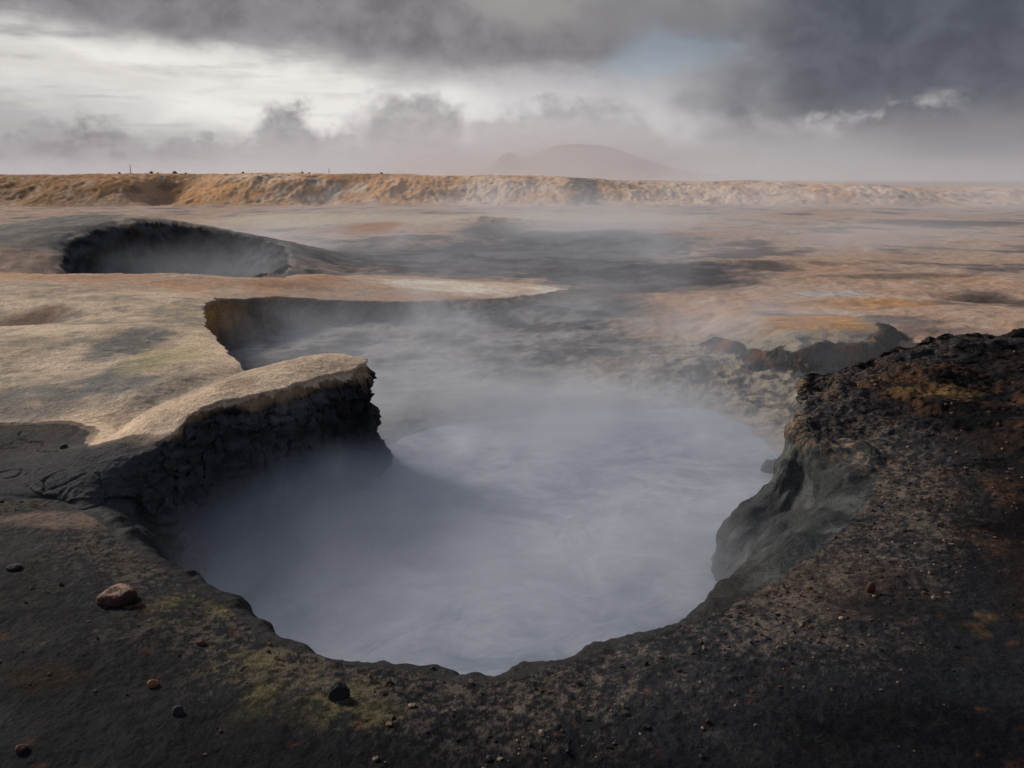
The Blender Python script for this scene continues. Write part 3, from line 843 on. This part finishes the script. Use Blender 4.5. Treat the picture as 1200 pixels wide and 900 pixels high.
# ------------------------------------------------------------------ steam and haze
def box_mesh(name, mat):
    bm = bmesh.new(); bmesh.ops.create_cube(bm, size=2)
    me = bpy.data.meshes.new(name); bm.to_mesh(me); bm.free(); me.materials.append(mat)
    o = bpy.data.objects.new(name, me); COL.objects.link(o)
    return o


def steam(loc, half, dens, nscale, thr=(.38, .68), top=.2, bottom=-1.0, seed=0.0, colr=(.85, .90, 1.0), step=.6, stretch=(1, 1, 1), extra=()):
    m, n, out = material("steam")
    tc = n.node("ShaderNodeTexCoord"); q = tc.outputs["Object"]          # object space: -1..1 in the box
    sp = n.node("ShaderNodeSeparateXYZ"); n.put(sp.inputs[0], q)
    geo = n.node("ShaderNodeNewGeometry")
    pp = n.mapping(geo.outputs["Position"], loc=(seed, seed * .7, seed * .3), scale=stretch)
    nz = n.noise(pp, nscale, 5, .55, .6)
    r2 = n.add(n.m('POWER', n.m('ABSOLUTE', sp.outputs[0]), 2.0), n.m('POWER', n.m('ABSOLUTE', sp.outputs[1]), 2.0))
    side = n.sub(1.0, n.sst(.35, 1.0, r2))
    hz = n.sub(1.0, n.sst(bottom, 1.0, n.add(sp.outputs[2], n.mul(n.sub(nz, .5), .9))))
    hz = n.mul(hz, n.sub(1.0, n.sst(.75, 1.0, sp.outputs[2])))
    d = n.mul(n.mul(side, n.m('POWER', hz, top * 5)), n.add(n.mul(n.sst(thr[0], thr[1], nz), .9), .1))
    d = n.mul(d, dens)
    for (cx, cy, cz), (rx, ry, rz), dd in extra:           # thicker puffs inside the same cloud, in metres
        e_ = n.node("ShaderNodeVectorMath", operation='LENGTH')
        n.put(e_.inputs[0], n.mapping(geo.outputs["Position"], loc=(-cx / rx, -cy / ry, -cz / rz), scale=(1 / rx, 1 / ry, 1 / rz)))
        blob_ = n.sub(1.0, n.sst(.25, 1.0, n.add(e_.outputs["Value"], n.mul(n.sub(nz, .5), 1.3))))
        d = n.add(d, n.mul(n.mul(blob_, n.sub(1.0, n.sst(.75, 1.0, sp.outputs[2]))), dd))
    pv = n.node("ShaderNodeVolumePrincipled")
    pv.inputs["Color"].default_value = (*colr, 1)
    pv.inputs["Anisotropy"].default_value = .2
    n.put(pv.inputs["Density"], d)
    n.t.links.new(pv.outputs[0], out.inputs["Volume"])
    m.cycles.volume_step_rate = step
    o = box_mesh("steam", m)
    o.location = loc; o.scale = half
    return tag(o, kind="stuff")


px_, py_ = P(560, 620, POOL_Z)
steam((-.2, 5.8, -.42), (3.0, 3.3, .48), 1.5, 1.15, seed=3.1, top=.3, thr=(.40, .60), step=.35,
      extra=(((-1.55, 5.1, -.66), (1.35, 1.2, .46), 1.9), ((.6, 7.9, -.72), (2.4, 1.0, .38), 1.1), ((.9, 4.6, -.75), (.9, 1.2, .30), .9)))
steam((.6, 10.8, -.25), (4.7, 4.6, .75), .58, .60, seed=9.2, thr=(.46, .62), step=.5)
steam((3.0, 26, -.1), (15, 12, 1.1), .26, .22, seed=21.0, stretch=(1, .6, 1.5), step=2, thr=(.42, .64))
steam((-6.8, 17.8, -.35), (2.6, 3.0, .8), .45, .8, seed=31.0)
steam((26, 47, .6), (52, 25, 2.7), .056, .09, seed=14.0, stretch=(1, .5, 2), step=2)
steam((50, 1000, 14), (470, 330, 60), .024, .006, seed=4.0, thr=(.43, .62), colr=(.86, .88, .93), step=2)

steam((60, 480, 2), (420, 380, 12), .006, .02, seed=44.0, colr=(.9, .9, .94), step=2)
steam((44, 52, .8), (32, 16, 2.3), .075, .12, seed=71.0, stretch=(1, .6, 1.6), step=2)
M_haze, n, out = material("haze")
pv = n.node("ShaderNodeVolumePrincipled"); pv.inputs["Color"].default_value = (.88, .88, .95, 1); pv.inputs["Density"].default_value = .00018
pv.inputs["Anisotropy"].default_value = .1
n.t.links.new(pv.outputs[0], out.inputs["Volume"])
hz_o = box_mesh("haze", M_haze)
zmin = float(Z.min()) - 1.0
hz_o.location = (0, 0, (zmin + 80) / 2); hz_o.scale = (4700, 4700, (80 - zmin) / 2)
tag(hz_o, kind="stuff")

# ------------------------------------------------------------------ sky
SUN_AZ, SUN_EL = -52.0, 31.0        # degrees; azimuth from the view direction, negative = left
W = bpy.data.worlds.new("World"); S.world = W; W.use_nodes = True
n = NT(W.node_tree)
out = n.node("ShaderNodeOutputWorld")
bg = n.node("ShaderNodeBackground"); bg.inputs["Strength"].default_value = .1
sky = n.node("ShaderNodeTexSky", sky_type='NISHITA')
sky.sun_disc = False; sky.sun_elevation = math.radians(SUN_EL); sky.sun_rotation = math.radians(SUN_AZ)
sky.altitude = 300; sky.dust_density = 2.0
tc = n.node("ShaderNodeTexCoord"); dirv = tc.outputs["Generated"]
sp = n.node("ShaderNodeSeparateXYZ"); n.put(sp.inputs[0], dirv)
DEG = 180 / math.pi
az_ = n.mul(n.m('ARCTAN2', sp.outputs[0], sp.outputs[1]), DEG)
el_ = n.mul(n.m('ARCSINE', sp.outputs[2]), DEG)
cv = n.node("ShaderNodeCombineXYZ"); n.put(cv.inputs[0], az_); n.put(cv.inputs[1], el_)
ae = cv.outputs[0]                     # (azimuth, elevation) in degrees
wn1 = n.sub(n.noise(n.mapping(ae, scale=(1, 2.0, 1)), .16, 6, .55), .5)
wn2 = n.sub(n.noise(n.mapping(ae, loc=(40, 3, 7), scale=(1, 1.6, 1)), .22, 6, .55), .5)
puff = n.noise(n.mapping(ae, loc=(11, 7, 3), scale=(1, 1.15, 1)), .34, 7, .58, .25)
puff2 = n.noise(n.mapping(ae, loc=(51, 17, 3), scale=(1, 1.15, 1)), .42, 6, .58, .2)
strk = n.noise(n.mapping(ae, loc=(3, 1, 0), scale=(.35, 2.4, 1), rot=(0, 0, .10)), .35, 6, .55, .3)
fine = n.noise(n.mapping(ae, loc=(3, 9, 0), scale=(1, 1.5, 1)), .75, 6, .6)
A_ = n.add(az_, n.mul(wn1, 9.0)); E_ = n.add(el_, n.mul(wn2, 3.2))


def ad(px, py):
    x, y, z = ray(px, py); L = math.sqrt(x * x + y * y + z * z)
    return math.degrees(math.atan2(x, y)), math.degrees(math.asin(z / L))


def sblob(px, py, rx, ry, rot=0.0, a=A_, e=E_, inner=.3, outer=1.15):
    ca, ce_ = ad(px, py); sx, sy = rx * .058, ry * .0585
    dx, dy = n.sub(a, ca), n.sub(e, ce_)
    c, s = math.cos(rot), math.sin(rot)
    u = n.mul(n.add(n.mul(dx, c), n.mul(dy, s)), 1 / sx); v = n.mul(n.sub(n.mul(dy, c), n.mul(dx, s)), 1 / sy)
    r = n.m('SQRT', n.add(n.mul(u, u), n.mul(v, v)))
    return n.sub(1.0, n.sst(inner, outer, r))


def x10(c): return tuple(v * 10 for v in c)


def over(base, colr, mask): return n.mix(n.m('MULTIPLY', mask, 1.0, clamp=True), base, x10(colr) if isinstance(colr, tuple) else colr)


ramp = n.sst(0.0, 9.0, el_)
c = n.mix(ramp, x10((.36, .345, .36)), x10((.25, .25, .265)))
c = n.mix(n.mul(n.sst(.35, .7, puff), .35), c, x10((.42, .415, .42)))
c = over(c, (.17, .175, .19), n.mul(n.sst(.5, .7, fine), .25))
# light grey veil left and centre
c = over(c, (.50, .485, .47), n.mul(sblob(250, 120, 420, 70), .8))
c = over(c, (.86, .84, .84), n.mul(sblob(590, 140, 320, 58), .85))
# blue gap
gap = n.mix(.35, sky.outputs[0], x10((.25, .40, .58)))
c = over(c, gap, n.mul(sblob(778, 66, 92, 38, .05), .68))
# white band under the dark roof of cloud
c = over(c, (.92, .89, .85), n.mul(n.mul(sblob(270, 112, 400, 62, -.14), n.sst(.28, .56, strk)), 1.0))
c = over(c, (.86, .83, .79), n.mul(sblob(330, 112, 130, 20, -.10), .75))
c = over(c, (.66, .63, .60), n.mul(n.mul(sblob(60, 75, 160, 20, -.12), n.sst(.3, .6, strk)), .9))
c = over(c, (.40, .41, .44), n.mul(n.mul(sblob(60, 120, 130, 24), n.sst(.42, .6, strk)), .8))
# wisps on the right
c = over(c, (.72, .70, .70), n.mul(n.mul(sblob(760, 142, 300, 32, 0), n.sst(.38, .70, puff)), .95))
c = over(c, (.42, .42, .44), n.mul(sblob(700, 110, 160, 50), .5))
# cumulus beside the gap, lit from the left
c = over(c, (.36, .365, .39), n.mul(sblob(850, 90, 70, 45, .2), .6))
# dark roof of cloud
line = n.add(el_, n.add(n.mul(az_, .055), n.mul(wn2, 2.6)))
roof = n.sst(6.6, 8.9, line)
c = over(c, n.mix(n.sst(.3, .7, puff), x10((.135, .13, .142)), x10((.245, .24, .25))), n.mul(n.mul(roof, n.sub(1.0, n.sst(2, 16, A_))), .88))
c = over(c, (.50, .485, .46), n.mul(sblob(618, 8, 90, 30), .42))
c = over(c, (.19, .19, .20), n.mul(n.mul(sblob(740, 25, 190, 30), n.sst(.3, .6, puff)), .6))
# slate bank on the right
slate = n.mul(n.sst(8, 21, A_), n.sst(1.2, 4.6, E_))
c = over(c, n.mix(n.sst(.35, .7, puff), x10((.034, .047, .074)), x10((.075, .09, .125))), n.mul(slate, .93))
c = over(c, (.135, .135, .15), n.mul(n.mul(n.sst(6, 22, A_), n.sub(1.0, n.sst(1.0, 6.0, E_))), .75))
c = over(c, (.55, .54, .55), n.mul(n.mul(sblob(1000, 136, 150, 20, .10), n.sst(.44, .70, puff2)), .8))
# grey-lilac puffs of cloud standing on the horizon
pm = None
for (bx, by, brx, bry, k_) in ((95, 176, 62, 38, .95), (215, 185, 70, 22, .7), (25, 185, 50, 26, .8), (337, 165, 44, 46, .9), (385, 178, 50, 26, .7), (485, 165, 85, 62, .75), (650, 160, 150, 40, .5), (300, 190, 340, 14, .8)):
    v_ = n.mul(sblob(bx, by, brx, bry, 0, n.add(az_, n.mul(n.sub(puff, .5), 4.5)), n.add(el_, n.mul(n.sub(puff2, .5), 5.0)), .55, 1.05), k_)
    pm = v_ if pm is None else n.m('MAXIMUM', pm, v_)
c = over(c, n.mix(n.sst(.35, .65, fine), x10((.185, .172, .195)), x10((.34, .32, .33))), pm)
# mist on the horizon
c = over(c, (.42, .375, .405), n.mul(n.sub(1.0, n.sst(-.2, 1.8, el_)), n.sub(.8, n.mul(n.sst(2, 22, az_), .7))))
# overhead: even grey cover
c = n.mix(n.sst(13, 35, el_), c, x10((.155, .185, .255)))
n.put(bg.inputs[0], c)
n.t.links.new(bg.outputs[0], out.inputs[0])

sd = bpy.data.lights.new("sun", 'SUN'); sd.energy = 3.6; sd.angle = math.radians(12.0); sd.color = (1.0, .90, .77)
so = bpy.data.objects.new("sun", sd); COL.objects.link(so)
a, e = math.radians(SUN_AZ), math.radians(SUN_EL)
from mathutils import Vector
tosun = Vector((math.sin(a) * math.cos(e), math.cos(a) * math.cos(e), math.sin(e)))
so.rotation_euler = tosun.to_track_quat('Z', 'Y').to_euler()

# ------------------------------------------------------------------ render settings
S.view_settings.view_transform = 'Standard'
S.view_settings.look = 'None'
S.view_settings.exposure = 0.0
S.view_settings.gamma = 1.0
S.view_settings.use_curve_mapping = False
cy = S.cycles
cy.max_bounces = 6; cy.diffuse_bounces = 3; cy.glossy_bounces = 2; cy.transparent_max_bounces = 8; cy.volume_bounces = 1
cy.use_denoising = True; cy.use_adaptive_sampling = True; cy.adaptive_threshold = .02
try:
    cy.denoiser = 'OPENIMAGEDENOISE'; cy.denoising_input_passes = 'RGB_ALBEDO_NORMAL'
except Exception as ex:
    print(ex)
cy.sample_clamp_indirect = 6
